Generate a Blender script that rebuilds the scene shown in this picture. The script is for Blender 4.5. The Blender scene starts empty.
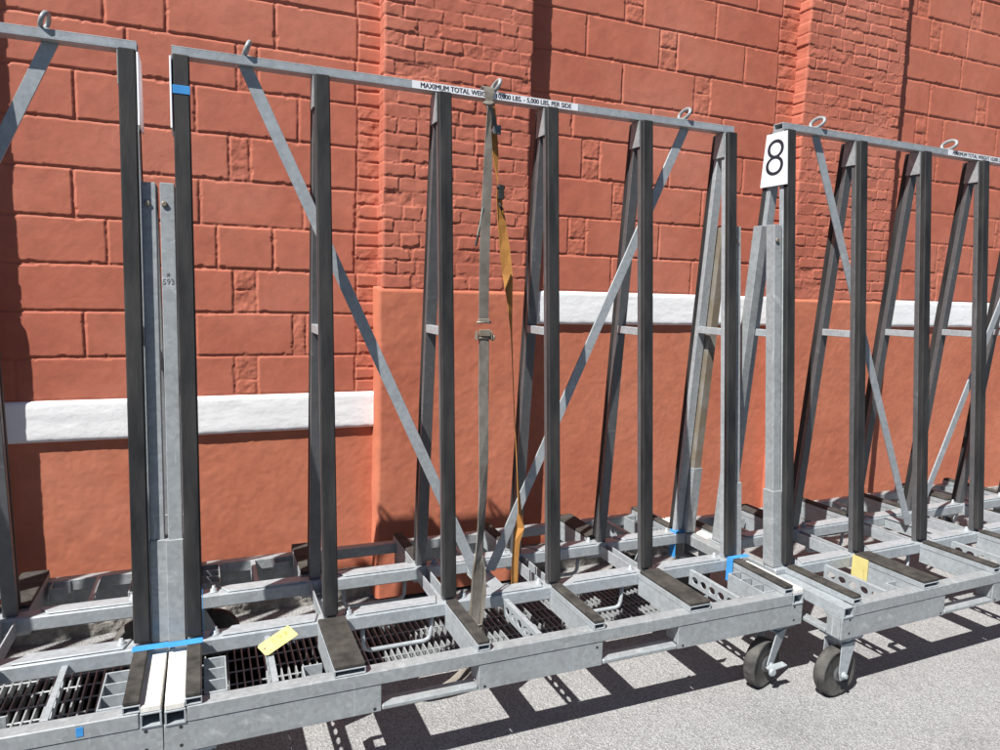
import bpy, bmesh, math, random
import numpy as np
from mathutils import Vector, Matrix

S = bpy.context.scene
COL = S.collection
random.seed(7)
R = math.radians

# ------------------------------------------------------------------ materials
def new_mat(name):
    m = bpy.data.materials.new(name); m.use_nodes = True
    nt = m.node_tree
    return m, nt, nt.nodes['Principled BSDF'], nt.links

def noise(nt, scale, detail=4, rough=.55, vec=None, dist=0):
    n = nt.nodes.new('ShaderNodeTexNoise')
    n.inputs['Scale'].default_value = scale; n.inputs['Detail'].default_value = detail
    n.inputs['Roughness'].default_value = rough; n.inputs['Distortion'].default_value = dist
    if vec: nt.links.new(vec, n.inputs['Vector'])
    return n

def ramp(nt, fac, stops):
    r = nt.nodes.new('ShaderNodeValToRGB')
    el = r.color_ramp.elements
    while len(el) < len(stops): el.new(.5)
    for e, (p, c) in zip(el, stops):
        e.position = p; e.color = (c[0], c[1], c[2], 1) if not isinstance(c, (int, float)) else (c, c, c, 1)
    nt.links.new(fac, r.inputs['Fac'])
    return r.outputs['Color']

def mixc(nt, fac, a, b, mode='MIX'):
    m = nt.nodes.new('ShaderNodeMix'); m.data_type = 'RGBA'; m.blend_type = mode
    for sock, v in ((m.inputs[0], fac), (m.inputs[6], a), (m.inputs[7], b)):
        if isinstance(v, bpy.types.NodeSocket): nt.links.new(v, sock)
        elif isinstance(v, (int, float)): sock.default_value = v
        else: sock.default_value = (v[0], v[1], v[2], 1)
    return m.outputs[2]

def coords(nt, scale=None, kind='Object'):
    t = nt.nodes.new('ShaderNodeTexCoord')
    o = t.outputs[kind]
    if scale:
        mp = nt.nodes.new('ShaderNodeMapping'); mp.inputs['Scale'].default_value = scale
        nt.links.new(o, mp.inputs['Vector']); o = mp.outputs['Vector']
    return o

def bump(nt, b, h, strength, dist):
    n = nt.nodes.new('ShaderNodeBump')
    n.inputs['Strength'].default_value = strength; n.inputs['Distance'].default_value = dist
    nt.links.new(h, n.inputs['Height']); nt.links.new(n.outputs['Normal'], b.inputs['Normal'])

def mat_paint(name, base, pale, dark, dirt):
    m, nt, b, L = new_mat(name)
    v = coords(nt)
    c1 = ramp(nt, noise(nt, 1.3, 5, .6, v).outputs['Fac'], [(.3, dark), (.5, base), (.72, pale)])
    c2 = ramp(nt, noise(nt, 14, 5, .65, v).outputs['Fac'], [(.25, .86), (.55, 1.0), (.8, 1.07)])
    c = mixc(nt, 1, c1, c2, 'MULTIPLY')
    # pale chalky patches and scuffs where the paint has worn
    w = ramp(nt, noise(nt, 5.5, 8, .72, v, .4).outputs['Fac'], [(.66, 0), (.76, 1)])
    f = nt.nodes.new('ShaderNodeMath'); f.operation = 'MULTIPLY'; f.inputs[1].default_value = .30
    L.new(w, f.inputs[0])
    c = mixc(nt, f.outputs[0], c, dirt)
    # vertical run-off streaks
    st = ramp(nt, noise(nt, 1, 4, .6, coords(nt, (9, 9, .7))).outputs['Fac'], [(.56, 0), (.74, 1)])
    g = nt.nodes.new('ShaderNodeMath'); g.operation = 'MULTIPLY'; g.inputs[1].default_value = .22
    L.new(st, g.inputs[0])
    c = mixc(nt, g.outputs[0], c, dark)
    L.new(c, b.inputs['Base Color'])
    b.inputs['Roughness'].default_value = .72
    b.inputs['Specular IOR Level'].default_value = .28
    bump(nt, b, noise(nt, 160, 6, .7, v).outputs['Fac'], .22, .004)
    return m

def mat_steel(name, base=.46, tint=(1, 1.02, 1.04), metal=.35, stain=.5, brown=0.0, spang=.06):
    m, nt, b, L = new_mat(name)
    v = coords(nt)
    vo = nt.nodes.new('ShaderNodeTexVoronoi'); vo.inputs['Scale'].default_value = 70
    L.new(v, vo.inputs['Vector'])
    sp = nt.nodes.new('ShaderNodeSeparateColor'); L.new(vo.outputs['Color'], sp.inputs[0])
    lo, hi = base*(1-spang), base*(1+spang)
    c = ramp(nt, sp.outputs[0], [(0, [lo*t for t in tint]), (1, [hi*t for t in tint])])
    c = mixc(nt, 1, c, ramp(nt, noise(nt, 6, 6, .65, v).outputs['Fac'], [(.3, .86), (.52, 1), (.75, 1.07)]), 'MULTIPLY')
    # white zinc blooms and drips
    wb = ramp(nt, noise(nt, 9, 7, .7, v, .6).outputs['Fac'], [(.60, 0), (.70, 1)])
    f = nt.nodes.new('ShaderNodeMath'); f.operation = 'MULTIPLY'; f.inputs[1].default_value = .32*stain
    L.new(wb, f.inputs[0]); c = mixc(nt, f.outputs[0], c, (.74, .76, .76))
    dk = ramp(nt, noise(nt, 17, 8, .75, v, 1.2).outputs['Fac'], [(.64, 0), (.72, 1)])
    g = nt.nodes.new('ShaderNodeMath'); g.operation = 'MULTIPLY'; g.inputs[1].default_value = .32*stain
    L.new(dk, g.inputs[0]); c = mixc(nt, g.outputs[0], c, (.17, .16, .15))
    if brown:
        bk = ramp(nt, noise(nt, 7, 6, .6, v).outputs['Fac'], [(.3, 0), (.55, 1)])
        h = nt.nodes.new('ShaderNodeMath'); h.operation = 'MULTIPLY'; h.inputs[1].default_value = brown
        L.new(bk, h.inputs[0]); c = mixc(nt, h.outputs[0], c, (.22, .17, .11))
    dr = ramp(nt, noise(nt, 1, 5, .6, coords(nt, (34, 34, 2.6))).outputs['Fac'], [(.64, 0), (.73, 1)])
    k = nt.nodes.new('ShaderNodeMath'); k.operation = 'MULTIPLY'; k.inputs[1].default_value = .34*stain
    L.new(dr, k.inputs[0]); c = mixc(nt, k.outputs[0], c, (.72, .75, .77))
    d2 = ramp(nt, noise(nt, 1, 4, .6, coords(nt, (5, 21, 21))).outputs['Fac'], [(.62, 0), (.75, 1)])
    k2 = nt.nodes.new('ShaderNodeMath'); k2.operation = 'MULTIPLY'; k2.inputs[1].default_value = .35*stain
    L.new(d2, k2.inputs[0]); c = mixc(nt, k2.outputs[0], c, (.20, .205, .205))
    L.new(c, b.inputs['Base Color'])
    b.inputs['Metallic'].default_value = metal
    rr = ramp(nt, noise(nt, 30, 4, .6, v).outputs['Fac'], [(.3, .36), (.7, .58)])
    L.new(rr, b.inputs['Roughness'])
    bump(nt, b, noise(nt, 60, 4, .6, v).outputs['Fac'], .12, .002)
    return m

def mat_simple(name, a, c, scale, rough=.7, bscale=None, bstr=.3, bdist=.002, spec=.4, stretch=None):
    m, nt, b, L = new_mat(name)
    v = coords(nt, stretch)
    L.new(ramp(nt, noise(nt, scale, 6, .65, v).outputs['Fac'], [(.32, a), (.68, c)]), b.inputs['Base Color'])
    b.inputs['Roughness'].default_value = rough; b.inputs['Specular IOR Level'].default_value = spec
    if bscale: bump(nt, b, noise(nt, bscale, 5, .65, v).outputs['Fac'], bstr, bdist)
    return m

RED = mat_paint('red_masonry_paint', (.50, .158, .099), (.55, .196, .131), (.435, .122, .076), (.59, .285, .21))
REDB = mat_paint('red_brick_paint', (.50, .160, .103), (.55, .200, .137), (.42, .120, .076), (.59, .295, .22))
STUCCO = mat_paint('red_stucco_paint', (.53, .178, .103), (.575, .21, .129), (.465, .142, .083), (.61, .30, .215))
WHITE = mat_simple('white_masonry_paint', (.86, .87, .88), (.93, .935, .94), 9, .6, 90, .3, .003)
CONC = mat_simple('bare_concrete', (.20, .185, .165), (.40, .38, .35), 26, .9, 60, .9, .012)
STEEL = mat_steel('galvanised_steel', .385, (.92, 1.0, 1.055), .12, .8, 0, .10)
STEELB = mat_steel('galvanised_plate', .335, (.94, 1.0, 1.03), .12, 1.25, 0, .11)
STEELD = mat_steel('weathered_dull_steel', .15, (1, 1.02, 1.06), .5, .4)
STEELR = mat_steel('rust_stained_steel', .34, (1, .98, .93), .2, .5, .8)
RUBBER = mat_simple('dusty_black_rubber', (.010, .0105, .012), (.043, .042, .041), 16, .62, 130, .35, .002, .35, (1, 1, .18))
PAD = mat_simple('worn_rubber_pad', (.030, .028, .026), (.085, .078, .070), 16, .85, 160, .5, .003, .2)
TYRE = mat_simple('grey_rubber_tyre', (.035, .034, .033), (.13, .122, .112), 14, .8, 90, .4, .003, .3)
BOARD = mat_simple('white_board', (.66, .62, .56), (.86, .84, .79), 12, .6, 60, .3, .002, .3, (6, 1, 1))
PLATE = mat_simple('white_plastic_plate', (.78, .79, .82), (.86, .87, .90), 8, .4, None, spec=.5)
INK = mat_simple('black_ink', (.012, .012, .02), (.03, .03, .045), 30, .6)
INKG = mat_simple('faded_ink', (.10, .10, .12), (.2, .2, .22), 60, .8)
PENCIL = mat_simple('faded_marker', (.30, .20, .035), (.40, .28, .07), 60, .8)
BLUE = mat_simple('blue_masking_tape', (.035, .24, .60), (.06, .32, .70), 20, .6, 200, .3, .001)
YELLOW = mat_simple('yellow_card', (.58, .49, .17), (.64, .57, .25), 14, .6)
STRAPG = mat_simple('grey_polyester_webbing', (.12, .105, .088), (.27, .245, .212), 9, .85, 400, .6, .002, .2)
STRAPT = mat_simple('tan_polyester_webbing', (.33, .15, .04), (.48, .225, .06), 12, .7, 400, .6, .002, .25)
DARK = mat_simple('dark_iron_and_holes', (.015, .015, .015), (.04, .04, .038), 20, .6)
GREEN = mat_simple('faded_green_webbing', (.18, .25, .22), (.26, .34, .30), 30, .8)
GRATE = mat_steel('galvanised_grating', .34, (.95, 1, 1.03), .1, .6)
PITM = mat_simple('pit_shade_black', (.006, .006, .007), (.015, .014, .013), 4, .95)  # dark concrete, with the deep pit's shade put into its colour

def mat_ground():
    m, nt, b, L = new_mat('pale_asphalt')
    v = coords(nt)
    fine = ramp(nt, noise(nt, 175, 4, .62, v).outputs['Fac'], [(.31, (.14, .139, .137)), (.47, (.265, .264, .261)), (.62, (.37, .369, .366)), (.72, (.60, .599, .595))])
    vo = nt.nodes.new('ShaderNodeTexVoronoi'); vo.inputs['Scale'].default_value = 115
    L.new(v, vo.inputs['Vector'])
    sp = nt.nodes.new('ShaderNodeSeparateColor'); L.new(vo.outputs['Color'], sp.inputs[0])
    c = mixc(nt, 1, fine, ramp(nt, sp.outputs[1], [(0, .78), (.5, 1), (1, 1.18)]), 'MULTIPLY')
    c = mixc(nt, 1, c, ramp(nt, noise(nt, 2.2, 6, .6, v).outputs['Fac'], [(.3, .84), (.5, 1), (.7, 1.06)]), 'MULTIPLY')
    sp2 = ramp(nt, noise(nt, 38, 3, .5, v).outputs['Fac'], [(.72, 1), (.80, .55)])
    c = mixc(nt, 1, c, sp2, 'MULTIPLY')
    L.new(c, b.inputs['Base Color'])
    b.inputs['Roughness'].default_value = .92; b.inputs['Specular IOR Level'].default_value = .2
    bump(nt, b, vo.outputs['Distance'], .55, .006)
    return m
GROUND = mat_ground()
DARKGND = mat_simple('added_dark_asphalt', (.030, .030, .031), (.065, .064, .062), 160, .9, 200, .5, .005, .25)  # for the unseen dark sheet added to weaken ground bounce

# ------------------------------------------------------------------ mesh builder
class MB:
    def __init__(s, f=None):
        s.bm = bmesh.new(); s.f = f; s.mi = 0
    def _v(s, p):
        p = s.f(p) if s.f else p
        return s.bm.verts.new(p)
    def _face(s, vs):
        f = s.bm.faces.new(vs); f.material_index = s.mi; return f
    def hexa(s, p, bev=.0015):
        v = [s._v(q) for q in p]
        fs = [s._face([v[i] for i in q]) for q in ((0, 3, 2, 1), (4, 5, 6, 7), (0, 1, 5, 4), (1, 2, 6, 5), (2, 3, 7, 6), (3, 0, 4, 7))]
        if bev:
            es = list({e for f in fs for e in f.edges})
            r = bmesh.ops.bevel(s.bm, geom=es, offset=bev, segments=1, affect='EDGES', clamp_overlap=True)
            for f in r['faces']: f.material_index = s.mi
    def box(s, x0, x1, y0, y1, z0, z1, bev=.0015):
        s.hexa([(x0, y0, z0), (x1, y0, z0), (x1, y1, z0), (x0, y1, z0), (x0, y0, z1), (x1, y0, z1), (x1, y1, z1), (x0, y1, z1)], bev)
    def prism(s, poly, vec, bev=0):
        vec = Vector(vec)
        a = [s._v(q) for q in poly]; b = [s._v(tuple(Vector(q)+vec)) for q in poly]
        n = len(poly)
        fs = [s._face(a[::-1]), s._face(b)] + [s._face([a[i], a[(i+1) % n], b[(i+1) % n], b[i]]) for i in range(n)]
        if bev:
            es = list({e for f in fs for e in f.edges})
            r = bmesh.ops.bevel(s.bm, geom=es, offset=bev, segments=1, affect='EDGES', clamp_overlap=True)
            for f in r['faces']: f.material_index = s.mi
    def tube(s, pts, r, seg=10, closed=False):
        pts = [Vector(p) for p in pts]; n = len(pts); rings = []
        up = None
        for i, p in enumerate(pts):
            a = pts[(i-1) % n] if (i or closed) else p
            c = pts[(i+1) % n] if (i < n-1 or closed) else p
            t = (c-a).normalized()
            if up is None:
                up = Vector((0, 0, 1)) if abs(t.z) < .9 else Vector((1, 0, 0))
            u = (up-t*up.dot(t)).normalized(); w = t.cross(u); up = u
            rings.append([s._v(tuple(p+(u*math.cos(k*2*math.pi/seg)+w*math.sin(k*2*math.pi/seg))*r)) for k in range(seg)])
        m = n if closed else n-1
        for i in range(m):
            A, B = rings[i], rings[(i+1) % n]
            for k in range(seg): s._face([A[k], A[(k+1) % seg], B[(k+1) % seg], B[k]]).smooth = True
        if not closed:
            s._face(rings[0][::-1]); s._face(rings[-1])
    def lathe(s, c, axis, prof, seg=28):
        # prof: (radius, offset along axis); axis is a unit vector
        c = Vector(c); ax = Vector(axis).normalized()
        u = ax.orthogonal().normalized(); w = ax.cross(u); rings = []
        for r, o in prof:
            rings.append([s._v(tuple(c+ax*o+(u*math.cos(k*2*math.pi/seg)+w*math.sin(k*2*math.pi/seg))*r)) for k in range(seg)])
        for A, B in zip(rings, rings[1:]):
            for k in range(seg): s._face([A[k], A[(k+1) % seg], B[(k+1) % seg], B[k]]).smooth = True
        s._face(rings[0][::-1]); s._face(rings[-1])
    def ribbon(s, pts, width, thick=.003):
        # pts: list of (point, width-direction)
        rows = []
        n = len(pts)
        for i, (p, d) in enumerate(pts):
            p = Vector(p); d = Vector(d).normalized()
            a = Vector(pts[max(i-1, 0)][0]); c = Vector(pts[min(i+1, n-1)][0])
            t = (c-a).normalized(); nn = t.cross(d).normalized()
            wd = width[i] if isinstance(width, (list, tuple)) else width
            rows.append([s._v(tuple(p+d*sx*wd/2+nn*sy*thick/2)) for sx, sy in ((-1, -1), (1, -1), (1, 1), (-1, 1))])
        for A, B in zip(rows, rows[1:]):
            for k in range(4): s._face([A[k], A[(k+1) % 4], B[(k+1) % 4], B[k]])
        s._face(rows[0][::-1]); s._face(rows[-1])
    def hollow_y(s, x0, x1, y0, y1, z0, z1, t=.004):
        s.box(x0, x1, y0, y1, z0, z0+t, .0008); s.box(x0, x1, y0, y1, z1-t, z1, .0008)
        s.box(x0, x0+t, y0+.0005, y1-.0005, z0+t, z1-t, 0); s.box(x1-t, x1, y0+.0005, y1-.0005, z0+t, z1-t, 0)
    def hollow_x(s, x0, x1, y0, y1, z0, z1, t=.004):
        s.box(x0, x1, y0, y1, z0, z0+t, .0008); s.box(x0, x1, y0, y1, z1-t, z1, .0008)
        s.box(x0+.0005, x1-.0005, y0, y0+t, z0+t, z1-t, 0); s.box(x0+.0005, x1-.0005, y1-t, y1, z0+t, z1-t, 0)
    def text(s, body, size, mat4, offset=0, depth=.0006, sx=1.0):
        cu = bpy.data.curves.new('lettering', 'FONT')
        cu.body = body; cu.size = size; cu.align_x = 'CENTER'; cu.align_y = 'CENTER'
        cu.offset = offset; cu.extrude = depth; cu.resolution_u = 6
        o = bpy.data.objects.new('lettering', cu); COL.objects.link(o)
        bpy.context.view_layer.update()
        dg = bpy.context.evaluated_depsgraph_get()
        me = bpy.data.meshes.new_from_object(o.evaluated_get(dg))
        vs = [s._v(tuple(mat4 @ Vector((v.co.x*sx, v.co.y, v.co.z)))) for v in me.vertices]
        for p in me.polygons:
            try: s._face([vs[i] for i in p.vertices])
            except ValueError: pass
        bpy.data.objects.remove(o); bpy.data.curves.remove(cu); bpy.data.meshes.remove(me)
    def build(s, name, mats, parent=None, recalc=True):
        if recalc: bmesh.ops.recalc_face_normals(s.bm, faces=s.bm.faces)
        me = bpy.data.meshes.new(name); s.bm.to_mesh(me); s.bm.free()
        for m in (mats if isinstance(mats, (list, tuple)) else [mats]): me.materials.append(m)
        o = bpy.data.objects.new(name, me); COL.objects.link(o)
        if parent: o.parent = parent
        return o

def empty(name, loc=(0, 0, 0), rz=0):
    o = bpy.data.objects.new(name, None); COL.objects.link(o)
    o.location = loc; o.rotation_euler = (0, 0, rz); o.empty_display_size = .2
    return o
def tag(o, label=None, cat=None, group=None, kind=None):
    for k, v in (('label', label), ('category', cat), ('group', group), ('kind', kind)):
        if v: o[k] = v
    return o
def copy_tree(o, parent=None):
    c = o.copy(); COL.objects.link(c)
    if parent: c.parent = parent; c.matrix_parent_inverse = o.matrix_parent_inverse
    for ch in list(o.children): copy_tree(ch, c)
    return c

# ------------------------------------------------------------------ masonry (height-field panels)
RNG = np.random.default_rng(11)
def vnoise(U, V, cell, seed):
    r = np.random.default_rng(seed)
    u = U/cell; v = V/cell
    iu = np.floor(u).astype(int); iv = np.floor(v).astype(int)
    iu0, iv0 = iu.min(), iv.min()
    g = r.random((iu.max()-iu0+3, iv.max()-iv0+3))
    fu = u-iu; fv = v-iv; fu = fu*fu*(3-2*fu); fv = fv*fv*(3-2*fv)
    a = iu-iu0; b = iv-iv0
    return (g[a, b]*(1-fu)+g[a+1, b]*fu)*(1-fv)+(g[a, b+1]*(1-fu)+g[a+1, b+1]*fu)*fv-.5
def fbm(U, V, cell, seed, octs=4, gain=.5):
    t = 0; amp = 1
    for k in range(octs):
        t = t+amp*vnoise(U, V, cell/2**k, seed+k*17); amp *= gain
    return t
def sstep(x): 
    x = np.clip(x, 0, 1); return x*x*(3-2*x)

def height_blocks(U, V, rects, seed, depth, soft, jig, off, rough, chip, fill=0):
    """height over the mortar bed: raised rounded blocks with uneven arrises"""
    r = np.random.default_rng(seed)
    Uj = U+jig*fbm(U, V, .05, seed+1, 3); Vj = V+jig*fbm(U, V, .06, seed+2, 3)
    bed = .0025*fbm(U, V, .02, seed+5, 3)
    H = np.full(U.shape, 0.0)+bed
    if fill: bed = bed+depth*fill*sstep(.5+1.6*fbm(U, V, .16, seed+7, 3))
    face = rough*fbm(U, V, .09, seed+3, 5, .6)
    rg = fbm(U, V, .05, seed+4, 5, .6)
    ch = fbm(U, V, .045, seed+6, 4, .6)
    for (u0, u1, v0, v1, kind) in rects:
        o = r.normal(0, off); tu = r.normal(0, off*.6); tv = r.normal(0, off*.8)
        m = (Uj > u0) & (Uj < u1) & (Vj > v0) & (Vj < v1)
        if not m.any(): continue
        uu, vv = Uj[m], Vj[m]
        d = np.minimum(np.minimum(uu-u0, u1-uu), np.minimum(vv-v0, v1-vv))
        # rounder corners
        du = np.minimum(uu-u0, u1-uu); dv = np.minimum(vv-v0, v1-vv)
        d = np.where((du < soft) & (dv < soft), soft-np.sqrt((soft-du)**2+(soft-dv)**2), d)
        d = d-np.maximum(0, (ch[m]-.26))*chip*np.exp(-d/.02)
        hb = (depth-bed[m]*.7)*sstep(d/soft)
        cu = (uu-(u0+u1)/2)/(u1-u0); cv = (vv-(v0+v1)/2)/(v1-v0)
        add = o+tu*cu+tv*cv+face[m]
        if kind: add = add-.002+.0055*rg[m]
        H[m] = hb+np.where(hb > 0, add*sstep(d/soft), 0)+bed[m]*(1-.3*sstep(d/soft))
    return H

def grid_mesh(n_u, n_v, P, skirts, name, mat, parent):
    """P: (n_u, n_v, 3) front surface; skirts adds the rim going back by that vector"""
    idx = np.arange(n_u*n_v).reshape(n_u, n_v)
    q = np.stack([idx[:-1, :-1], idx[1:, :-1], idx[1:, 1:], idx[:-1, 1:]], -1).reshape(-1, 4)
    co = P.reshape(-1, 3)
    if skirts is not None:
        rim = np.concatenate([idx[:, 0], idx[-1, 1:], idx[-2::-1, -1], idx[0, -2:0:-1]])
        bc = co[rim].copy(); bc[:, 1] = skirts
        base = len(co); k = len(rim); j = np.arange(k); jn = (j+1) % k
        sq = np.stack([rim[jn], rim[j], base+j, base+jn], -1)
        co = np.concatenate([co, bc]); q = np.concatenate([q, sq])
    me = bpy.data.meshes.new(name)
    me.vertices.add(len(co)); me.vertices.foreach_set('co', co.astype(np.float32).ravel())
    me.loops.add(q.size); me.loops.foreach_set('vertex_index', q.astype(np.int32).ravel())
    me.polygons.add(len(q)); me.polygons.foreach_set('loop_start', (np.arange(len(q))*4).astype(np.int32))
    me.update(calc_edges=True); me.validate()
    me.materials.append(mat)
    o = bpy.data.objects.new(name, me); COL.objects.link(o); o.parent = parent
    return o

def panel(name, x0, x1, z0, z1, y, hfun, mat, parent, res=.005, back=1.62, front=None):
    nu = max(2, int((x1-x0)/res)+1); nv = max(2, int((z1-z0)/res)+1)
    U, V = np.meshgrid(np.linspace(x0, x1, nu), np.linspace(z0, z1, nv), indexing='ij')
    H = hfun(U, V)
    P = np.stack([U, y-H, V], -1)
    return grid_mesh(nu, nv, P, back, name, mat, parent)

wall = tag(empty('masonry_wall', (1.3, 1.5, 0)), 'long brick red painted wall of blocks and brick piers with white ledges', 'wall')
def part_world(o): o.matrix_parent_inverse = Matrix.Translation((-1.3, -1.5, 0)); return o

ZL = [1.10, 1.29, 1.495, 1.70, 1.90, 2.105, 2.31, 2.515, 2.72, 2.925, 3.13, 3.335, 3.54, 3.745]
ZR = [1.64, 1.845, 2.055, 2.27, 2.49, 2.71, 2.93, 3.15, 3.36, 3.57, 3.78, 3.99]
BAYL, BAYR, BAYF = (-.78, .965), (1.74, 3.63), (4.44, 6.42)
JW = .0032
def rects_from(zs, rows, a, b, seed, toothL=False, toothR=None):
    r = random.Random(seed); out = []
    for k in range(len(zs)-1):
        z0, z1 = zs[k], zs[k+1]
        end = b; cells = []
        row = rows.get(k)
        if row is None:
            x = a-r.uniform(0, .35); js = []
            while x < b-.15:
                x += r.choice([.42, .46, .5, .44, .28])
                if r.random() < .4: js.append((x, x+.1, 's')); x += .1
                else: js.append(x)
            row = [j for j in js if (j if not isinstance(j, tuple) else j[1]) < b-.18]
        if toothR is not None:
            xr = toothR+r.uniform(-.008, .008)
            end = xr
            n = 3; zz = [z0+(z1-z0)*i/n+(r.uniform(-.006, .006) if 0 < i < n else 0) for i in range(n+1)]
            for i in range(n): out.append((xr+JW, b+.05, zz[i]+JW, zz[i+1]-JW, 1 if r.random() < .6 else 0))
        x = a-.05
        for j in row:
            if isinstance(j, tuple):
                if j[1] > end: continue
                out.append((x+JW, j[0]-JW, z0+JW, z1-JW, 0))
                zm = (z0+z1)/2+r.uniform(-.02, .015)
                if j[2] == 's':
                    out.append((j[0]+JW, j[1]-JW, z0+JW, zm-JW, 1)); out.append((j[0]+JW, j[1]-JW, zm+JW, z1-JW, 1))
                else: out.append((j[0]+JW, j[1]-JW, z0+JW, z1-JW, 1))
                x = j[1]
            else:
                if j > end-.02: continue
                out.append((x+JW, j-JW, z0+JW, z1-JW, 0)); x = j
        out.append((x+JW, end-JW if toothR is not None else b+.05, z0+JW, z1-JW, 0))
    return out
rowsL = {0: [-.62, (.27, .37, 's')], 1: [-.35, .10, (.54, .60, 'r')], 2: [(.27, .37, 's')], 3: [-.25, .20, .45], 4: [-.37, .13, .59],
         5: [(.26, .35, 'r')], 6: [-.35, .12, .57], 7: [-.15, (.30, .39, 'r')], 8: [-.23, .01, .47], 9: [.25]}
rowsR = {0: [2.33, 2.9], 1: [(2.04, 2.15, 's'), 2.65, 3.2], 2: [(2.32, 2.40, 's'), 2.95], 3: [(2.11, 2.22, 's'), 2.70, 3.25], 4: [2.04, 2.56, 3.07],
         5: [2.35, (2.85, 2.96, 's')], 6: [2.11, (2.59, 2.71, 's'), 3.21], 7: [(2.35, 2.47, 's'), 2.98], 8: [2.7, 3.28]}
rowsF = {6: [4.85, (5.35, 5.46, 's')], 5: [(4.74, 4.85, 's'), 5.02, 5.6], 4: [4.98, 5.5], 7: [5.15, 5.7]}
def hb(rects, seed):
    return lambda U, V: height_blocks(U, V, rects, seed, .0060, .0045, .0028, .0007, .0014, .035, .35)
part_world(panel('block_panel', BAYL[0], BAYL[1], 1.095, 3.74, 1.470, hb(rects_from(ZL, rowsL, *BAYL, 3, toothR=.845), 21), RED, wall))
part_world(panel('block_panel', BAYR[0], BAYR[1], 1.635, 3.98, 1.470, hb(rects_from(ZR, rowsR, *BAYR, 4, toothR=3.475), 31), RED, wall))
part_world(panel('block_panel', BAYF[0], BAYF[1], 1.635, 3.98, 1.470, hb(rects_from(ZR, rowsF, *BAYF, 5, toothR=6.3), 41), RED, wall, .007))

def hs(seed, amp=.0019):
    return lambda U, V: amp*fbm(U, V, .11, seed, 4, .55)+.0010*fbm(U, V, .018, seed+9, 3, .6)
for (a, b), zt, sd in ((BAYL, .925, 51), (BAYR, 1.46, 61), (BAYF, 1.46, 71)):
    part_world(panel('stucco_panel', a, b, .15, zt, 1.474, hs(sd), STUCCO, wall, .008))
def hledge(seed, z0, z1):
    def f(U, V):
        e = np.minimum(V-z0, z1-V)
        return 0.0013*fbm(U, V*3, .12, seed, 4, .55)+.0004*fbm(U, V, .02, seed+3, 3)-.012*np.exp(-np.maximum(e+.005*fbm(U, V, .05, seed+4, 2), 0)/.006)
    return f
for a, b, z0, z1, sd in ((-.765, .945, .917, 1.100, 81), (1.755, 3.615, 1.453, 1.640, 82), (4.455, 6.41, 1.453, 1.640, 83)):
    part_world(panel('white_ledge', a, b, z0, z1, 1.449, hledge(sd, z0, z1), WHITE, wall, .005, 1.50))
for (a, b), sd in ((BAYL, 91), (BAYR, 92), (BAYF, 93)):
    part_world(panel('concrete_plinth', a, b, -.03, .165, 1.456, lambda U, V, sd=sd: .022*fbm(U, V, .09, sd, 5, .62), CONC, wall, .008))

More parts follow.
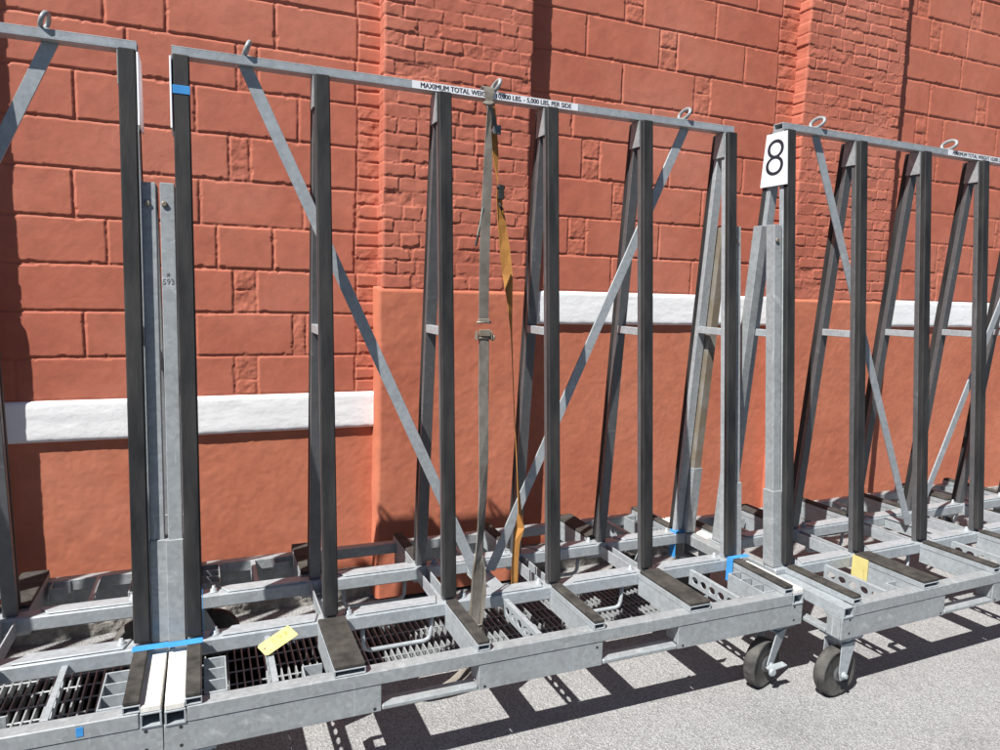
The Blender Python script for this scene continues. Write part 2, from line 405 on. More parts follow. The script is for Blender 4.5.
def pilaster(x0, x1, seed, ybase=1.375, res=.005, zb=1.625, ztop=3.98):
    r = random.Random(seed); y = ybase; D = .26
    rects = []; z = zb+.004; k = 0; zs = [z]
    while z < ztop:
        h = r.uniform(.064, .072)
        x = x0-(.10 if k % 2 else .02)-r.uniform(0, .04)
        header = (k % 6 == 5)
        while x < x1:
            w = .102 if header else r.choice([.205, .21, .2, .205, .10])
            rects.append((x+.0022, x+w-.0022, z+.0022, z+h-.0022, 1 if r.random() < .12 else 0))
            x += w
        z += h; k += 1; zs.append(z)
    def ej(V, s):   # wander of the arris with each course
        out = np.zeros_like(V)
        rr = random.Random(seed*3+s)
        for a, b in zip(zs, zs[1:]):
            o = rr.uniform(-.006, .005)
            m = (V >= a) & (V < b)
            t = np.minimum(V-a, b-V)[m]
            out[m] = o*sstep(t/.008)-.006*(1-sstep(t/.008))
        return out
    nu = int((x1-x0)/res)+1; nv = int((ztop-zb)/res)+1
    u = np.linspace(x0, x1, nu); v = np.linspace(zb, ztop, nv)
    U, V = np.meshgrid(u, v, indexing='ij')
    H = height_blocks(U, V, rects, seed, .0041, .0055, .0080, .0013, .0026, .06, .8)
    edge = np.minimum(U-x0, x1-U)
    H = H*sstep(edge/.012)
    X = U+(-ej(V, 1))*np.exp(-(U-x0)/.03)+ej(V, 2)*np.exp(-(x1-U)/.03)
    P = np.stack([X, y-H, V], -1)
    nd = 14
    def side(Pe, sgn, s):
        d = np.linspace(0, D, nd)[:, None]*np.ones(nv)[None]
        VV = np.repeat(v[None], nd, 0)
        hh = .004*fbm(d+s, VV, .03, seed+s, 3)*sstep(d/.02)
        Q = np.stack([Pe[None, :, 0]+sgn*hh, Pe[None, :, 1]+d, VV], -1)
        return Q
    Lft = side(P[0], -1, 5)[::-1]; Rgt = side(P[-1], 1, 9)
    A = np.concatenate([Lft[:-1], P, Rgt[1:]], 0)
    part_world(grid_mesh(A.shape[0], nv, A, None, 'brick_pilaster', REDB, wall))
    # rendered smooth base, a touch wider than the brickwork
    bx0, bx1 = x0-.022, x1+.02
    nu = int((bx1-bx0)/.008)+1; nv2 = int((zb-.02)/.008)+1
    u = np.linspace(bx0, bx1, nu); v2 = np.linspace(.02, zb+.008, nv2)
    U, V = np.meshgrid(u, v2, indexing='ij')
    H = .003*fbm(U, V, .12, seed+40, 4, .55)+.001*fbm(U, V, .02, seed+44, 3)
    e = np.minimum(np.minimum(U-bx0, bx1-U), zb+.008-V)
    H = H-.014*(1-sstep(e/.016))
    P = np.stack([U+.006*vnoise(U*0, V, .15, seed+47), y-.012-H, V], -1)
    Ls = np.stack([np.repeat(P[0][None, :, 0], 3, 0), P[0][None, :, 1]+np.array([.26, .12, .0])[:, None], np.repeat(v2[None], 3, 0)], -1)
    Rs = np.stack([np.repeat(P[-1][None, :, 0], 3, 0), P[-1][None, :, 1]+np.array([0, .12, .26])[:, None], np.repeat(v2[None], 3, 0)], -1)
    A = np.concatenate([Ls[:-1], P, Rs[1:]], 0)
    # sloped cap closing the top of the base
    cap = A[:, -1].copy(); cap[:, 1] = np.maximum(cap[:, 1], y+.012); cap[:, 2] += .006
    A = np.concatenate([A, cap[:, None]], 1)
    part_world(grid_mesh(A.shape[0], nv2+1, A, None, 'rendered_pilaster_base', STUCCO, wall))
pilaster(-1.62, -.735, 5)
pilaster(.955, 1.742, 6)
pilaster(3.615, 4.46, 8)
pilaster(6.36, 7.2, 9, res=.01)
mb = MB(); mb.box(-6, 9.5, 1.60, 1.9, -.1, 4.6, 0); part_world(mb.build('wall_core', RED, wall))
mb = MB(); mb.box(-6, -1.60, 1.46, 1.61, -.1, 3.98, 0); mb.box(7.18, 9.5, 1.46, 1.61, -.1, 3.98, 0)
mb.box(-6, 9.5, 1.40, 1.61, 3.982, 4.6, 0)
part_world(mb.build('plain_wall_panel', RED, wall))

# ------------------------------------------------------------------ ground with the grated pit
GX0, GX1, GY0, GY1 = -2.2, 2.42, .66, 1.17
mb = MB()
xs_ = [-60, GX0, GX1, 60]; ys_ = [-60, GY0, GY1, 60]
vv = [[mb._v((x, y, 0)) for y in ys_] for x in xs_]
for i in range(3):
    for j in range(3):
        if (i, j) != (1, 1): mb._face([vv[i][j], vv[i+1][j], vv[i+1][j+1], vv[i][j+1]])
tag(mb.build('ground', GROUND), kind='structure')
mb = MB(); p = [(GX0, GY0), (GX1, GY0), (GX1, GY1), (GX0, GY1)]
top = [mb._v((x, y, -.002)) for x, y in p]; bot = [mb._v((x, y, -.9)) for x, y in p]
for i in range(4): mb._face([top[i], top[(i+1) % 4], bot[(i+1) % 4], bot[i]])
mb._face(bot)
tag(mb.build('pit', PITM), kind='structure')
mb = MB(); mb._face([mb._v(p) for p in ((-60, -60, .004), (60, -60, .004), (60, -1.15, .004), (-60, -1.15, .004))])  # added dark sheet, out of view, cuts bounce light onto the wall
tag(mb.build('added_dark_ground', DARKGND), kind='structure')
gr = tag(empty('floor_grate', ((GX0+GX1)/2, (GY0+GY1)/2, 0)), 'long steel bar grate over the dark pit in the ground behind the racks', 'grate')
inv = Matrix.Translation((-(GX0+GX1)/2, -(GY0+GY1)/2, 0))
mb = MB()
mb.box(GX0, GX1, GY0, GY0+.012, -.045, .002); mb.box(GX0, GX1, GY1-.012, GY1, -.045, .002)
mb.box(GX0, GX0+.012, GY0+.013, GY1-.013, -.045, .002); mb.box(GX1-.012, GX1, GY0+.013, GY1-.013, -.045, .002)
o = mb.build('frame', GRATE, gr); o.matrix_parent_inverse = inv
mb = MB(); x = GX0+.03
while x < GX1-.03:
    mb.box(x-.003, x+.003, GY0+.013, GY1-.013, -.042, -.001, 0); x += .03
for k in range(5):
    y = GY0+.055+k*.1; mb.tube([(GX0+.013, y, -.006), (GX1-.013, y, -.006)], .0045, 6)
o = mb.build('bearing_bars', GRATE, gr); o.matrix_parent_inverse = inv

# ------------------------------------------------------------------ the rack
W, DEP = 2.44, 1.16
XS = [.0805+.4558*i for i in range(6)]
PADW = [.046, .1, .046, .046, .1, .046]
ZT = .4408
def lean(z): return .358+(z-ZT)*.0863
OP = [(.637, .975), (1.465, 1.803)]
LBAR = [(0, .637), (.975, 1.465), (1.803, 2.44)]

def leanbox(mb, x0, x1, d0, d1, z0, z1, bev=.0015):
    a0, a1, b0, b1 = lean(z0)+d0, lean(z0)+d1, lean(z1)+d0, lean(z1)+d1
    mb.hexa([(x0, a0, z0), (x1, a0, z0), (x1, a1, z0), (x0, a1, z0), (x0, b0, z1), (x1, b0, z1), (x1, b1, z1), (x0, b1, z1)], bev)

def perforated(mb, x, y0, y1, z0, z1, n, t=.006):
    zc = (z0+z1)/2; pad = .012
    cw = (y1-y0-2*pad)/n
    mb.box(x-t/2, x+t/2, y0, y0+pad, z0, z1, 0); mb.box(x-t/2, x+t/2, y1-pad, y1, z0, z1, 0)
    for i in range(n):
        a = y0+pad+i*cw; yc = a+cw/2
        N = 16
        for side in range(N):
            t0, t1 = 2*math.pi*side/N, 2*math.pi*(side+1)/N
            def hole(tt): return (yc+cw*.36*math.cos(tt), zc+(z1-z0)*.25*math.sin(tt))
            def outer(tt):
                c, s_ = math.cos(tt), math.sin(tt); k = max(abs(c), abs(s_))
                return (yc+cw/2*c/k, zc+(z1-z0)/2*s_/k)
            h0, h1, o0, o1 = hole(t0), hole(t1), outer(t0), outer(t1)
            v = [(x-t/2, *h0), (x-t/2, *o0), (x-t/2, *o1), (x-t/2, *h1)]
            w = [(x+t/2, q[1], q[2]) for q in v]
            A = [mb._v(q) for q in v]; B = [mb._v(q) for q in w]
            mb._face(A); mb._face(B[::-1]); mb._face([A[0], A[3], B[3], B[0]]); mb._face([A[1], A[2], B[2], B[1]])

def caster(root, f, x, y, ang, tx, ty, yawang):
    """swivel caster: mount plate at (x, y), wheel centre trailing to (tx, ty)"""
    mb = MB(f)
    mb.box(x-.065, x+.065, y-.055, y+.055, .252, .2635, .002)
    mb.lathe((x, y, .232), (0, 0, 1), [(.034, 0), (.04, .006), (.04, .02)], 20)
    for sx in (-1, 1):
        for sy in (-1, 1): mb.lathe((x+sx*.045, y+sy*.036, .244), (0, 0, 1), [(.009, 0), (.009, .008)], 6)
    o = mb.build('caster', STEEL, root)
    ax = Vector((math.sin(yawang), -math.cos(yawang), 0)); fw = Vector((math.cos(yawang), math.sin(yawang), 0))
    mb = MB(f); wc = Vector((tx, ty, .102))
    for s_ in (-1, 1):
        q = ax*(.037*s_); th = ax*(.005*s_)
        tp = Vector((x, y, .232))
        prof = [tp-fw*.046+q, tp+fw*.040+q, wc+fw*.026+Vector((0, 0, .012))+q, wc+fw*.016-Vector((0, 0, .022))+q, wc-fw*.016-Vector((0, 0, .022))+q, wc-fw*.026+Vector((0, 0, .012))+q]
        mb.prism([tuple(v) for v in prof], th, .001)
        mb.lathe(tuple(wc+ax*(.042*s_)), tuple(ax*s_), [(.016, 0), (.016, .006), (.009, .007), (.009, .016)], 12)
    mb.hexa([tuple(Vector((x, y, .226))+fw*a+ax*b+Vector((0, 0, c))) for c in (0, .007) for a, b in ((-.036, -.042), (.036, -.042), (.036, .042), (-.036, .042))])
    mb.build('fork', STEEL, o)
    mb = MB(f)
    mb.lathe(tuple(wc-ax*.024), tuple(ax), [(.05, .002), (.088, .002), (.096, -.003), (.1008, .004), (.1015, .024), (.1008, .044), (.096, .051), (.088, .046), (.05, .046)], 40)
    mb.mi = 1
    mb.lathe(tuple(wc-ax*.028), tuple(ax), [(.03, -.004), (.034, .006), (.052, .0065), (.056, .0075), (.056, .0485), (.052, .0495), (.034, .05), (.03, .06)], 24)
    mb.build('wheel', [TYRE, STEELD], o)
    return o

def brake(root, f, x, y, z):
    mb = MB(f)
    mb.prism([(x-.02, y, z), (x+.055, y-.006, z+.008), (x+.06, y-.03, z+.004), (x-.02, y-.028, z-.006)], (0, 0, .006), .001)
    mb.tube([(x-.02, y-.014, z), (x-.015, y+.01, z-.01)], .007, 8)
    mb.lathe((x-.012, y-.02, z-.012), (0, -1, 0), [(.018, 0), (.02, .004), (.012, .012)], 12)
    mb.build('brake_lever', STEEL, root)

def build_rack():
    root = empty('glass_rack')
    for side in (0, 1):
        f = (lambda p: p) if side == 0 else (lambda p: (p[0], DEP-p[1], p[2]))
        mb = MB(f)     # outer deck rail: top tube, skirt with two fork openings
        mb.box(.0615, W-.0615, 0, .05, .357, .405, .003)
        for a, b in LBAR:
            mb.box(a+.0005, b-.0005, .002, .010, .265, .3565, .0015)
            mb.box(a+.02 if a else .07, b-.02 if b < W else W-.07, .0105, .04, .266, .274, .001)
        for a, b in OP:
            mb.box(a+.0005, b-.0005, .0, .056, .2655, .2865, .006)
            mb.prism([(a+.001, .011, .287), (a+.001, .075, .287), (a+.001, .075, .356), (a+.001, .011, .356)], (-.006, 0, 0))
            mb.prism([(b-.001, .011, .287), (b-.001, .075, .287), (b-.001, .075, .356), (b-.001, .011, .356)], (.006, 0, 0))
        mb.mi = 1  # flat dark discs as bolt holes, their inner shade given as colour
        for hx, hz in ((.045, .345), (.045, .288), (.615, .276), (.998, .276), (1.44, .338), (1.828, .276), (W-.045, .345), (W-.045, .288)):
            mb.lathe((hx, .0018, hz), (0, -1, 0), [(.0052, 0), (.0052, .0004)], 12)
        mb.build('side_rail', [STEELB, DARK], root)
        for a, s_ in ((.003, 1), (W-.059, 1)):
            mb = MB(f); mb.hollow_y(a, a+.056, -.0015, .356, .357, .402, .005); mb.build('end_tube', STEEL, root)
            mb = MB(f); mb.box(a+.001, a+.054, .002, .345, .4025, .421, .002); mb.build('end_board', BOARD, root)
        mb = MB(f)     # post foot rail
        mb.box(.001, W-.001, .361, .432, .372, .426, .005)
        for i in range(5):
            xa, xb = XS[i]+.085, XS[i+1]-.055
            mb.prism([(xa, .366, .4265), (xb, .366, .4265), (xb+.018, .428, .4265), (xa+.035, .428, .4265)], (0, 0, .007), .003)
        rail = mb.build('foot_rail', STEEL, root)
        for x in (XS[0]+.066, XS[1]+.068, XS[2]+.062, XS[3]-.06, XS[4]-.068, XS[5]-.066):
            mb = MB(f)
            mb.lathe((x, .397, .4262), (0, 0, 1), [(.019, 0), (.019, .003), (.0135, .0032), (.0135, .014), (.012, .015), (.007, .0152), (.007, .026)], 6)
            mb.build('bolt', STEEL, rail)
        for i, x in enumerate(XS):
            w = PADW[i]/2
            mb = MB(f)
            mb.box(x-w+.002, x+w-.002, .052, .360, .33, .4055, .0015)
            mb.hollow_y(x-w, x+w, .002, .360, .4062, .4285, .0035)
            t = mb.build('cross_tube', STEEL, root)
            mb = MB(f); mb.box(x-w+.001, x+w-.001, .004, .352, .4288, ZT+.002, .003)
            mb.build('rubber_pad', PAD, t)
            # upright
            mb = MB(f); leanbox(mb, x-.023, x+.023, .027, .052, .4265, 2.374, .002)
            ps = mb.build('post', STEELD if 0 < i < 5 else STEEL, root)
            mb = MB(f)
            leanbox(mb, x-.0255, x+.0255, 0, .0265, ZT+.003, 2.372, .004)
            mb.build('rubber_facing', RUBBER, ps)
        for x in (XS[0]-.0+.2275, 1.22, XS[4]+.2275):
            mb = MB(f); perforated(mb, x, .051, .3605, .34, .402, 5)
            mb.box(x-.003, x+.016, .051, .3605, .4022, .4062, .001); mb.build('perforated_bar', STEEL, root)
        for a in (.108, W-.108-.062):
            mb = MB(f)
            mb.box(a, a+.062, .0505, .056, .335, .408, .001)
            for y in (.12, .19, .26): mb.box(a, a+.062, y, y+.005, .335, .408, .001)
            xx = a+.0625 if a < 1 else a-.0055
            mb.box(xx, xx+.005, .0505, .265, .335, .408, .001)
            mb.build('stake_pocket', STEEL, root)
        for a in (XS[1]-.13, XS[4]+.07):
            mb = MB(f); mb.box(a, a+.06, .0505, .055, .35, .402, .001); mb.box(a, a+.06, .115, .12, .35, .402, .001)
            mb.box(a-.0055, a-.0005, .0505, .12, .35, .402, .001); mb.build('bracket', STEEL, root)
        for a, b in ((.655, .925), (1.52, 1.79)):
            mb = MB(f)
            mb.tube([(a, .385, .372), (a+.004, .385, .30), (a+.012, .384, .282), (a+.03, .383, .275), (b-.03, .383, .275), (b-.012, .384, .282), (b-.004, .385, .30), (b, .385, .372)], .0085, 10)
            mb.build('hanger_rod', STEEL, root)
        for s_ in (0, 1):   # stepped corner guards beside the end posts
            a = .0005 if s_ == 0 else W-.0535
            mb = MB(f)
            leanbox(mb, a+(.007 if s_ == 0 else .002), a+(.051 if s_ == 0 else .046), .028, .078, .765, 1.955, .002)
            g = mb.build('corner_guard', STEELB, root)
            mb = MB(f); leanbox(mb, a, a+.053, .022, .082, .428, .772, .002); mb.build('guard_sleeve', STEELB, g)
            mb = MB(f)
            cx, cz = a+.02, 1.885
            mb.lathe((cx, lean(cz)+.027, cz), (0, -1, 0), [(.010, 0), (.010, .006), (.006, .007)], 8); mb.build('bolt_head', STEELR, g)
        # casters
        if side == 0:
            caster(root, f, .075, .062, 0, .045, .055, 0.06)
            c = caster(root, f, W-.085, .07, 0, W-.163, .046, .30)
            brake(c, f, W-.155, .0, .105)
        else:
            caster(root, f, .085, .07, 0, .155, .07, .2); caster(root, f, W-.085, .07, 0, W-.16, .075, -.3)
    # ends
    for e in (0, 1):
        f = (lambda p: p) if e == 0 else (lambda p: (W-p[0], p[1], p[2]))
        mb = MB(f)
        for g in (lambda p: p, lambda p: (p[0], DEP-p[1], p[2])):
            mb.f = (lambda p, g=g: f(g(p)))
            mb.box(.0, .007, .0112, .075, .2655, .3560, .001)
            mb.box(.0, .007, .29, .36, .2655, .3560, .001)
            mb.box(-.004, .04, .076, .289, .268, .283, .002)
            mb.prism([(0, .075, .356), (0, .095, .356), (0, .075, .336)], (.007, 0, 0)); mb.prism([(0, .29, .356), (0, .27, .356), (0, .29, .336)], (.007, 0, 0))
        mb.f = f
        mb.box(.002, .052, .434, DEP-.434, .372, .424, .003)
        mb.build('end_frame', STEELB, root)
    # cross ties between the foot rails
    for i, x in enumerate(XS[1:5]+[1.22]):
        mb = MB()
        mb.box(x-.024, x-.018, .433, DEP-.433, .372, .421, .001); mb.box(x+.018, x+.024, .433, DEP-.433, .372, .421, .001)
        mb.box(x-.024, x+.024, .433, DEP-.433, .3660, .3715, .001)
        if i == 4: mb.box(x-.03, x+.03, .4335, DEP-.4335, .4215, .4275, .001)
        mb.build('tie_channel', STEEL, root)
    # head of the frame
    mb = MB(); mb.hollow_x(XS[0]-.028, XS[5]+.028, .552, .608, 2.374, 2.404, .004)
    ridge = mb.build('ridge_bar', STEEL, root)
    for x in (.292, 1.222, 2.132):
        mb = MB()
        ring = []
        for k in range(20):
            t = 2*math.pi*k/20
            ring.append((x-.004+.010*math.sin(t), .58+.039*math.cos(t), 2.433+.0235*math.sin(t)))
        mb.tube(ring, .0078, 8, True)
        mb.lathe((x, .58, 2.4035), (0, 0, 1), [(.017, 0), (.012, .008)], 10)
        mb.build('lifting_eye', STEELB, ridge)
    for i, x in enumerate(XS):
        mb = MB(); z = 1.47; mb.box(x-.0235, x+.0035, lean(z)+.0535, DEP-lean(z)-.0535, z-.016, z+.016, .0015); mb.build('strut', STEEL, root)
        mb = MB(); xx = x-.0305
        zt, zl = 2.372, 2.262
        poly = [(xx, lean(zt)+.0275, zt), (xx, DEP-lean(zt)-.0275, zt), (xx, DEP-lean(zl)-.0275, zl), (xx, lean(zl)+.0275, zl)]
        mb.prism(poly, (.005, 0, 0)); mb.build('gusset', STEELB, root)
    for a, b, yb in ((.285, 1.185, .578), (2.14, 1.25, .5865)):
        d = Vector((b-a, 0, .428-2.374)); n = Vector((-d.z, 0, d.x)).normalized()*.0215
        mb = MB()
        p0 = Vector((a, yb, 2.3735)); p1 = Vector((b, yb, .4285))
        k = n.x/d.x if False else 0
        hx = .0215/abs(d.normalized().z)
        mb.prism([(a-hx, yb, 2.3735), (a+hx, yb, 2.3735), (b+hx, yb, .4285), (b-hx, yb, .4285)], (0, .007, 0), .001)
        mb.build('brace', STEEL, root)
    # number plates across the end frames
    for e in (0, 1):
        mb = MB()
        xx = .046 if e == 0 else W-.046-.006
        zt, zl = 2.362, 2.130
        mb.prism([(xx, lean(zt)-.003, zt), (xx, DEP-lean(zt)+.003, zt), (xx, DEP-lean(zl)+.003, zl), (xx, lean(zl)-.003, zl)], (.006, 0, 0), .001)
        mb.build('number_plate', PLATE, root)
    return root

rack = build_rack()
def parts(root, base):
    return sorted([o for o in root.children if o.name.split('.')[0] == base], key=lambda o: o.name)
def sticker(root, xc):
    ridge = parts(root, 'ridge_bar')[0]
    mb = MB(); mb.box(xc-.352, xc+.352, .5505, .5518, 2.3755, 2.4028, 0); mb.mi = 1
    M = Matrix.Translation((xc, .5502, 2.389)) @ Matrix.Rotation(R(90), 4, 'X')
    for k, dx in enumerate((-.0007, 0, .0007)):
        mb.text('MAXIMUM TOTAL WEIGHT 10,000 LBS. - 5,000 LBS. PER SIDE', .0255, Matrix.Translation((dx, -.00006*k, 0)) @ M, 0, .0002, .95)
    mb.build('weight_sign', [PLATE, INK], ridge)
def tape(root, boxes, lbl=None):
    for b in boxes:
        mb = MB()
        for q in b: mb.box(*q, .0008)
        mb.build('masking_tape', BLUE, root)

rack_l = copy_tree(rack); rack_r = copy_tree(rack)
G = 'glass transport racks lined up along the wall'
rack.location = (0, 0, 0)
rack_l.location = (-2.4415, .045, -.004); rack_l.rotation_euler = (0, -.0015, -.014)
rack_r.location = (2.474, -.171, 0); rack_r.rotation_euler.z = .027
tag(rack, 'galvanised A frame glass rack in the middle, with grey ratchet strap and full weight sign', 'glass rack', G)
tag(rack_l, 'galvanised A frame glass rack cut off by the left edge, without any straps', 'glass rack', G)
tag(rack_r, 'galvanised A frame glass rack with white number 8 plate, standing forward at right', 'glass rack', G)
sticker(rack, 1.222); sticker(rack_r, 1.53)

# the middle rack shows no plate on its right end
for o in parts(rack, 'number_plate'):
    if o.data.vertices[0].co.x > 1: bpy.data.objects.remove(o)
# no white board on the left end of the number 8 rack
for o in parts(rack_r, 'end_board'):
    c = o.data.vertices[0].co
    if c.x < 1 and c.y < .5: bpy.data.objects.remove(o)
# per-rack marks: tape, the number 8, pencilled number, the rust-stained guard
tape(rack, [[(.0005, .107, .308, .345, .4438, .4452)], [(XS[0]-.0262, XS[0]+.0262, lean(2.257)-.003, lean(2.257)+.006, 2.243, 2.270)],
            [(W-.107, W-.0005, .322, .352, .4438, .4452), (W-.1115, W-.1085, .312, .352, .335, .4452), (W-.1115, W-.105, .312, .352, .4438, .4452)],
            [(.108, .110, .37, .42, .428, .60)],
            [(W-.11, W-.03, DEP-.43, DEP-.38, .4335, .436), (W-.112, W-.110, DEP-.43, DEP-.38, .30, .436)]])
tape(rack_l, [[(W-.107, W-.0005, .303, .340, .4438, .4452)], [(W-.218, W-.200, -.0012, -.0002, .368, .396)]])
mb = MB(); M = Matrix.Translation((.0455, .58, 2.246)) @ Matrix.Rotation(R(-90), 4, 'Z') @ Matrix.Rotation(R(90), 4, 'X')
mb.mi = 0; mb.text('8', .235, M, -.0040, .0006, 1.08)
plates = parts(rack_r, 'number_plate')
plates.sort(key=lambda o: o.data.vertices[0].co.x)
o = mb.build('plate_number', INK, plates[0])
gl = [g for g in parts(rack, 'corner_guard') if g.data.vertices[0].co.x < .2 and g.data.vertices[0].co.y < .58][0]
mb = MB(); z = 1.63
M = Matrix.Translation((.027, lean(z)+.0272, z)) @ Matrix.Rotation(R(90)-.0861, 4, 'X')
mb.text('593', .026, M, -.0003, .0004, .95)
z = 1.655
M = Matrix.Translation((.027, lean(z)+.0272, z)) @ Matrix.Rotation(R(90)-.0861, 4, 'X')
mb.text('#', .018, M, -.0003, .0004, .95)
mb.build('pencilled_number', INKG, gl)
for g in parts(rack, 'corner_guard'):
    c = g.data.vertices[0].co
    if c.x > 2 and c.y > .58:
        g.data = g.data.copy(); g.data.materials[0] = STEELR; g['label'] = 'rust stained brownish corner guard'

# ------------------------------------------------------------------ straps
gs = tag(empty('ratchet_strap', (1.15, .5, .43)), 'grey webbing ratchet strap hanging from the middle eye of the rack down to the deck', 'strap')
inv = Matrix.Translation((-1.15, -.5, -.43))
def pw(o): o.matrix_parent_inverse = inv; return o
mb = MB()
xd = Vector((1, .15, 0))
path = [((1.178, .604, 2.417), (1, 0, 0), .036), ((1.178, .575, 2.425), (1, 0, 0), .040), ((1.177, .546, 2.415), (1, 0, 0), .044), ((1.176, .5415, 2.395), (1, .05, 0), .042), ((1.175, .540, 2.365), (1, .1, 0), .030), ((1.172, .530, 2.335), (1, .6, 0), .020),
        ((1.168, .522, 2.29), (1, .5, 0), .022), ((1.163, .505, 2.18), (1, .2, 0), .034), ((1.157, .49, 2.05), xd, .040), ((1.147, .475, 1.92), xd, .042), ((1.139, .458, 1.78), xd, .043),
        ((1.133, .440, 1.64), xd, .043), ((1.129, .425, 1.515), xd, .043)]
mb.ribbon([(p, d) for p, d, w in path], [w for p, d, w in path], .003)
path = [((1.129, .421, 1.475), xd, .043), ((1.127, .41, 1.38), xd, .043), ((1.122, .395, 1.26), (1, .2, 0), .043), ((1.119, .375, 1.12), (1, .22, 0), .044), ((1.116, .358, .98), (1, .35, 0), .044), ((1.108, .338, .84), (1, .55, 0), .044),
        ((1.094, .318, .70), (1, .7, 0), .043), ((1.082, .302, .615), (1, .6, 0), .044), ((1.074, .286, .55), (1, .3, 0), .048), ((1.062, .262, .47), (1, .25, 0), .046), ((1.048, .242, .40), (1, .2, 0), .040), ((1.035, .225, .33), (1, .2, .1), .042), ((1.045, .235, .30), (1, .2, .1), .036)]
mb.ribbon([(p, d) for p, d, w in path], [w for p, d, w in path], .0035)
mb.ribbon([((1.139, .438, 1.44), (1, .2, 0)), ((1.140, .432, 1.30), (1, .3, 0)), ((1.139, .418, 1.12), (1, .4, 0)), ((1.134, .392, .95), (1, .9, 0)), ((1.118, .362, .80), (.8, 1, 0)), ((1.098, .335, .66), (.8, .8, 0)), ((1.082, .305, .54), (1, .2, 0))], .042, .003)
# doubled fold at the bottom and loose loops under the deck
mb.ribbon([((1.086, .312, .62), (1, .2, 0)), ((1.084, .300, .56), (1, .1, 0)), ((1.074, .272, .48), (1, 0, 0)), ((1.056, .250, .40), (1, 0, 0)), ((1.045, .236, .34), (1, 0, 0))], [.036, .056, .062, .06, .05], .006)
for e in (0, .034):
    mb.ribbon([((1.05+e*.3, .235, .38), (1, .2, 0)), ((1.075+e, .30, .28), (1, .2, .3)), ((1.088+e, .37, .19), (.8, .4, .5)), ((1.083+e, .395, .135), (.5, .6, .6)), ((1.058+e, .405, .098), (.35, .7, .6)), ((1.016+e, .41, .062), (.2, .85, .45)),
               ((.96+e, .412, .034), (.1, .95, .25)), ((.915+e, .42, .018+e*.1), (-.1, 1, .1)), ((.885+e, .44, .010+e*.1), (-.1, 1, 0)), ((.85+e, .47, .007+e*.1), (-.2, 1, 0))], .034, .004)
pw(mb.build('webbing', STRAPG, gs))
mb = MB()    # knot collar under the ridge and the hanging buckle behind it
mb.tube([(1.155, .535, 2.352), (1.172, .522, 2.345), (1.190, .530, 2.352), (1.178, .55, 2.358)], .007, 8, True)
mb.ribbon([((1.18, .56, 2.36), (1, 0, 0)), ((1.20, .57, 2.32), (1, .2, 0)), ((1.215, .575, 2.28), (1, .4, 0))], .03, .004)
pw(mb.build('knot', STRAPG, gs))
mb = MB()
mb.box(1.203, 1.236, .556, .562, 2.245, 2.282, .002); mb.box(1.205, 1.234, .5625, .585, 2.255, 2.27, .003)
pw(mb.build('hook', STEELD, gs))
mb = MB()    # ratchet
mb.box(1.106, 1.152, .4085, .4145, 1.455, 1.481, .002)
mb.box(1.106, 1.152, .419, .427, 1.506, 1.522, .002)
mb.tube([(1.097, .417, 1.508), (1.161, .428, 1.508)], .0045, 8); mb.tube([(1.097, .413, 1.449), (1.165, .424, 1.449)], .006, 8)
mb.box(1.095, 1.100, .405, .428, 1.44, 1.475, .001); mb.box(1.157, 1.162, .412, .436, 1.44, 1.475, .001)
mb.lathe((1.165, .423, 1.449), (1, .15, 0), [(.013, 0), (.013, .006), (.007, .010)], 10)
pw(mb.build('ratchet_buckle', STEELR, gs))
mb = MB(); mb.ribbon([((1.142, .486, 1.95), (.6, 1, 0)), ((1.130, .482, 1.89), (.6, 1, 0)), ((1.118, .478, 1.84), (.6, 1, 0))], .034, .003)
mb.mi = 1; mb.ribbon([((1.1175, .478, 1.838), (.6, 1, 0)), ((1.108, .475, 1.80), (.6, 1, 0))], .03, .005)
pw(mb.build('loose_end', [GREEN, DARK], gs))

ts = tag(empty('load_strap', (1.29, .5, .43)), 'tan orange webbing strap hanging twisted behind the grey strap', 'strap')
inv = Matrix.Translation((-1.29, -.5, -.43))
mb = MB()
path = [((1.212, .615, 2.40), (1, 0, 0), .02), ((1.222, .627, 2.37), (1, 0, 0), .026), ((1.232, .628, 2.30), (1, .2, 0), .030), ((1.243, .626, 2.18), (1, .4, 0), .032), ((1.252, .624, 2.08), (.3, 1, 0), .036), ((1.263, .622, 2.0), (1, .6, 0), .036),
        ((1.277, .618, 1.90), (1, .2, 0), .042), ((1.289, .61, 1.80), (1, 0, 0), .045), ((1.299, .60, 1.70), (1, -.2, 0), .045), ((1.305, .585, 1.60), (.7, .55, 0), .045), ((1.309, .565, 1.46), (.47, .88, 0), .045), ((1.312, .55, 1.32), (.42, .91, 0), .045), ((1.317, .525, 1.10), (.41, .91, 0), .045),
        ((1.323, .50, .90), (.42, .91, 0), .045), ((1.330, .475, .72), (.6, .7, 0), .045), ((1.325, .462, .655), (.8, -.5, 0), .042), ((1.308, .450, .60), (1, -.1, 0), .030), ((1.300, .442, .52), (1, 0, 0), .029), ((1.297, .436, .44), (1, 0, 0), .029), ((1.296, .4345, .38), (1, 0, 0), .029)]
mb.ribbon([(p, d) for p, d, w in path], [w for p, d, w in path], .003)
o = mb.build('webbing', STRAPT, ts); o.matrix_parent_inverse = inv
mb = MB(); mb.box(1.250, 1.276, .600, .608, 2.0, 2.06, .003); mb.tube([(1.245, .604, 2.05), (1.28, .61, 2.05)], .006, 8); mb.tube([(1.255, .604, 1.985), (1.272, .608, 1.96)], .006, 8)
o = mb.build('strap_clip', DARK, ts); o.matrix_parent_inverse = inv

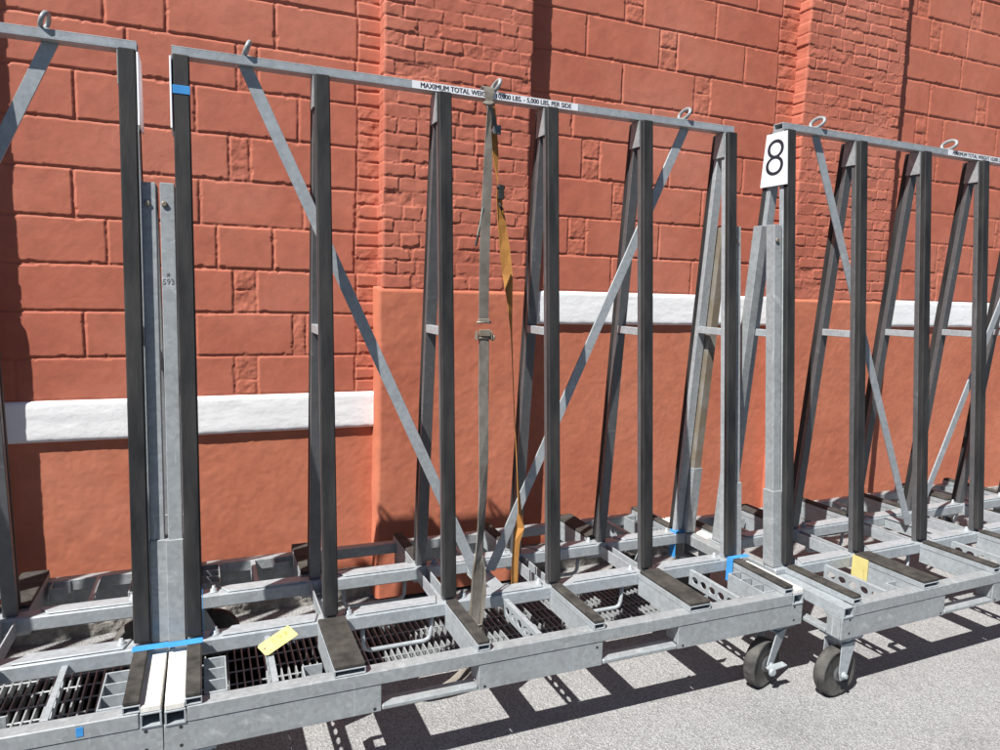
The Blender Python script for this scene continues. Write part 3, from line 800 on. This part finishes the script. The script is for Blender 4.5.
# ------------------------------------------------------------------ yellow tags
def card(label, loc, rot, num, size, curl=0):
    w, h = size
    root = empty('card_tag', loc); root.rotation_euler = rot
    tag(root, label, 'tag', 'yellow cards on the racks')
    mb = MB(); c = .009
    n = 8
    pts = [(-w/2+c, -h/2), (w/2-c, -h/2), (w/2, -h/2+c), (w/2, h/2-c*.3), (w/2-c*.3, h/2), (-w/2+c*.3, h/2), (-w/2, h/2-c*.3), (-w/2, -h/2+c)]
    mb.prism([(x, y, 0) for x, y in pts], (0, 0, .0016), .0003)
    mb.build('card', YELLOW, root)
    mb = MB()
    if num: mb.text(num, w*.50, Matrix.Translation((-w*.06, h*.10, .0022)) @ Matrix.Rotation(R(90), 4, 'Z'), -.0012, .0004, 1.0)
    for k in range(3): mb.box(w*.30-.002*k, w*.32-.002*k, -h*.36+k*.02, -h*.36+k*.02+.014, .0018, .0022, 0)
    mb.build('handwriting', PENCIL, root)
    mb = MB(); mb.lathe((0, -h/2+.013, .0017), (0, 0, 1), [(.005, 0), (.005, .0006)], 14); mb.build('eyelet', STEELR, root)
    return root
ax = Vector((.026, -.083, 0)).normalized(); ay = Vector((.083, .072, .038)); ay = (ay-ax*ay.dot(ax)).normalized(); az = ax.cross(ay)
card('yellow card marked 593 lying aslant across the open deck of the middle rack', (.340, .261, .432), Matrix((ax, ay, az)).transposed().to_euler(), '593', (.084, .120))
c8 = rack_r.matrix_basis @ Vector((.4815, .312, .375))
card('yellow card hanging on the second deck pad of the rack with the number 8', c8, (R(90), 0, R(-90)+.027), '', (.085, .125))

# ------------------------------------------------------------------ camera
f, C, yaw, pitch, roll = 707.57, (.1235, -2.1203, 1.6259), .4012, .1167, .0264
fwd = Vector((math.sin(yaw)*math.cos(pitch), math.cos(yaw)*math.cos(pitch), -math.sin(pitch)))
rt = Vector((math.cos(yaw), -math.sin(yaw), 0)); up = rt.cross(fwd)
r2 = rt*math.cos(roll)+up*math.sin(roll); u2 = up*math.cos(roll)-rt*math.sin(roll)
cd = bpy.data.cameras.new('camera'); cam = bpy.data.objects.new('camera', cd); COL.objects.link(cam)
cd.sensor_width = 36; cd.lens = f/1000*36; cd.clip_start = .05; cd.clip_end = 500
M = Matrix((r2, u2, -fwd)).transposed().to_4x4(); M.translation = C
cam.matrix_world = M
S.camera = cam

# ------------------------------------------------------------------ light
SUN = Vector((.65, .38, -1)).normalized()
sd = bpy.data.lights.new('sun', 'SUN'); so = bpy.data.objects.new('sun', sd); COL.objects.link(so)
sd.energy = 5.0; sd.angle = R(.53); sd.color = (1, .975, .935)
so.rotation_euler = SUN.to_track_quat('-Z', 'Y').to_euler()
w = bpy.data.worlds.new('World'); S.world = w; w.use_nodes = True
nt = w.node_tree; bg = nt.nodes['Background']
sk = nt.nodes.new('ShaderNodeTexSky'); sk.sky_type = 'NISHITA'; sk.sun_disc = False
sk.air_density = .55; sk.dust_density = .2; sk.altitude = 200
sk.sun_elevation = math.asin(-SUN.z); sk.sun_rotation = math.atan2(-SUN.x, -SUN.y)
nt.links.new(sk.outputs['Color'], bg.inputs['Color']); bg.inputs['Strength'].default_value = .05
vs = S.view_settings
vs.view_transform = 'Standard'; vs.look = 'None'; vs.exposure = .68; vs.gamma = 1; vs.use_curve_mapping = False
S.render.engine = 'CYCLES'
S.render.resolution_x, S.render.resolution_y = 1024, 768
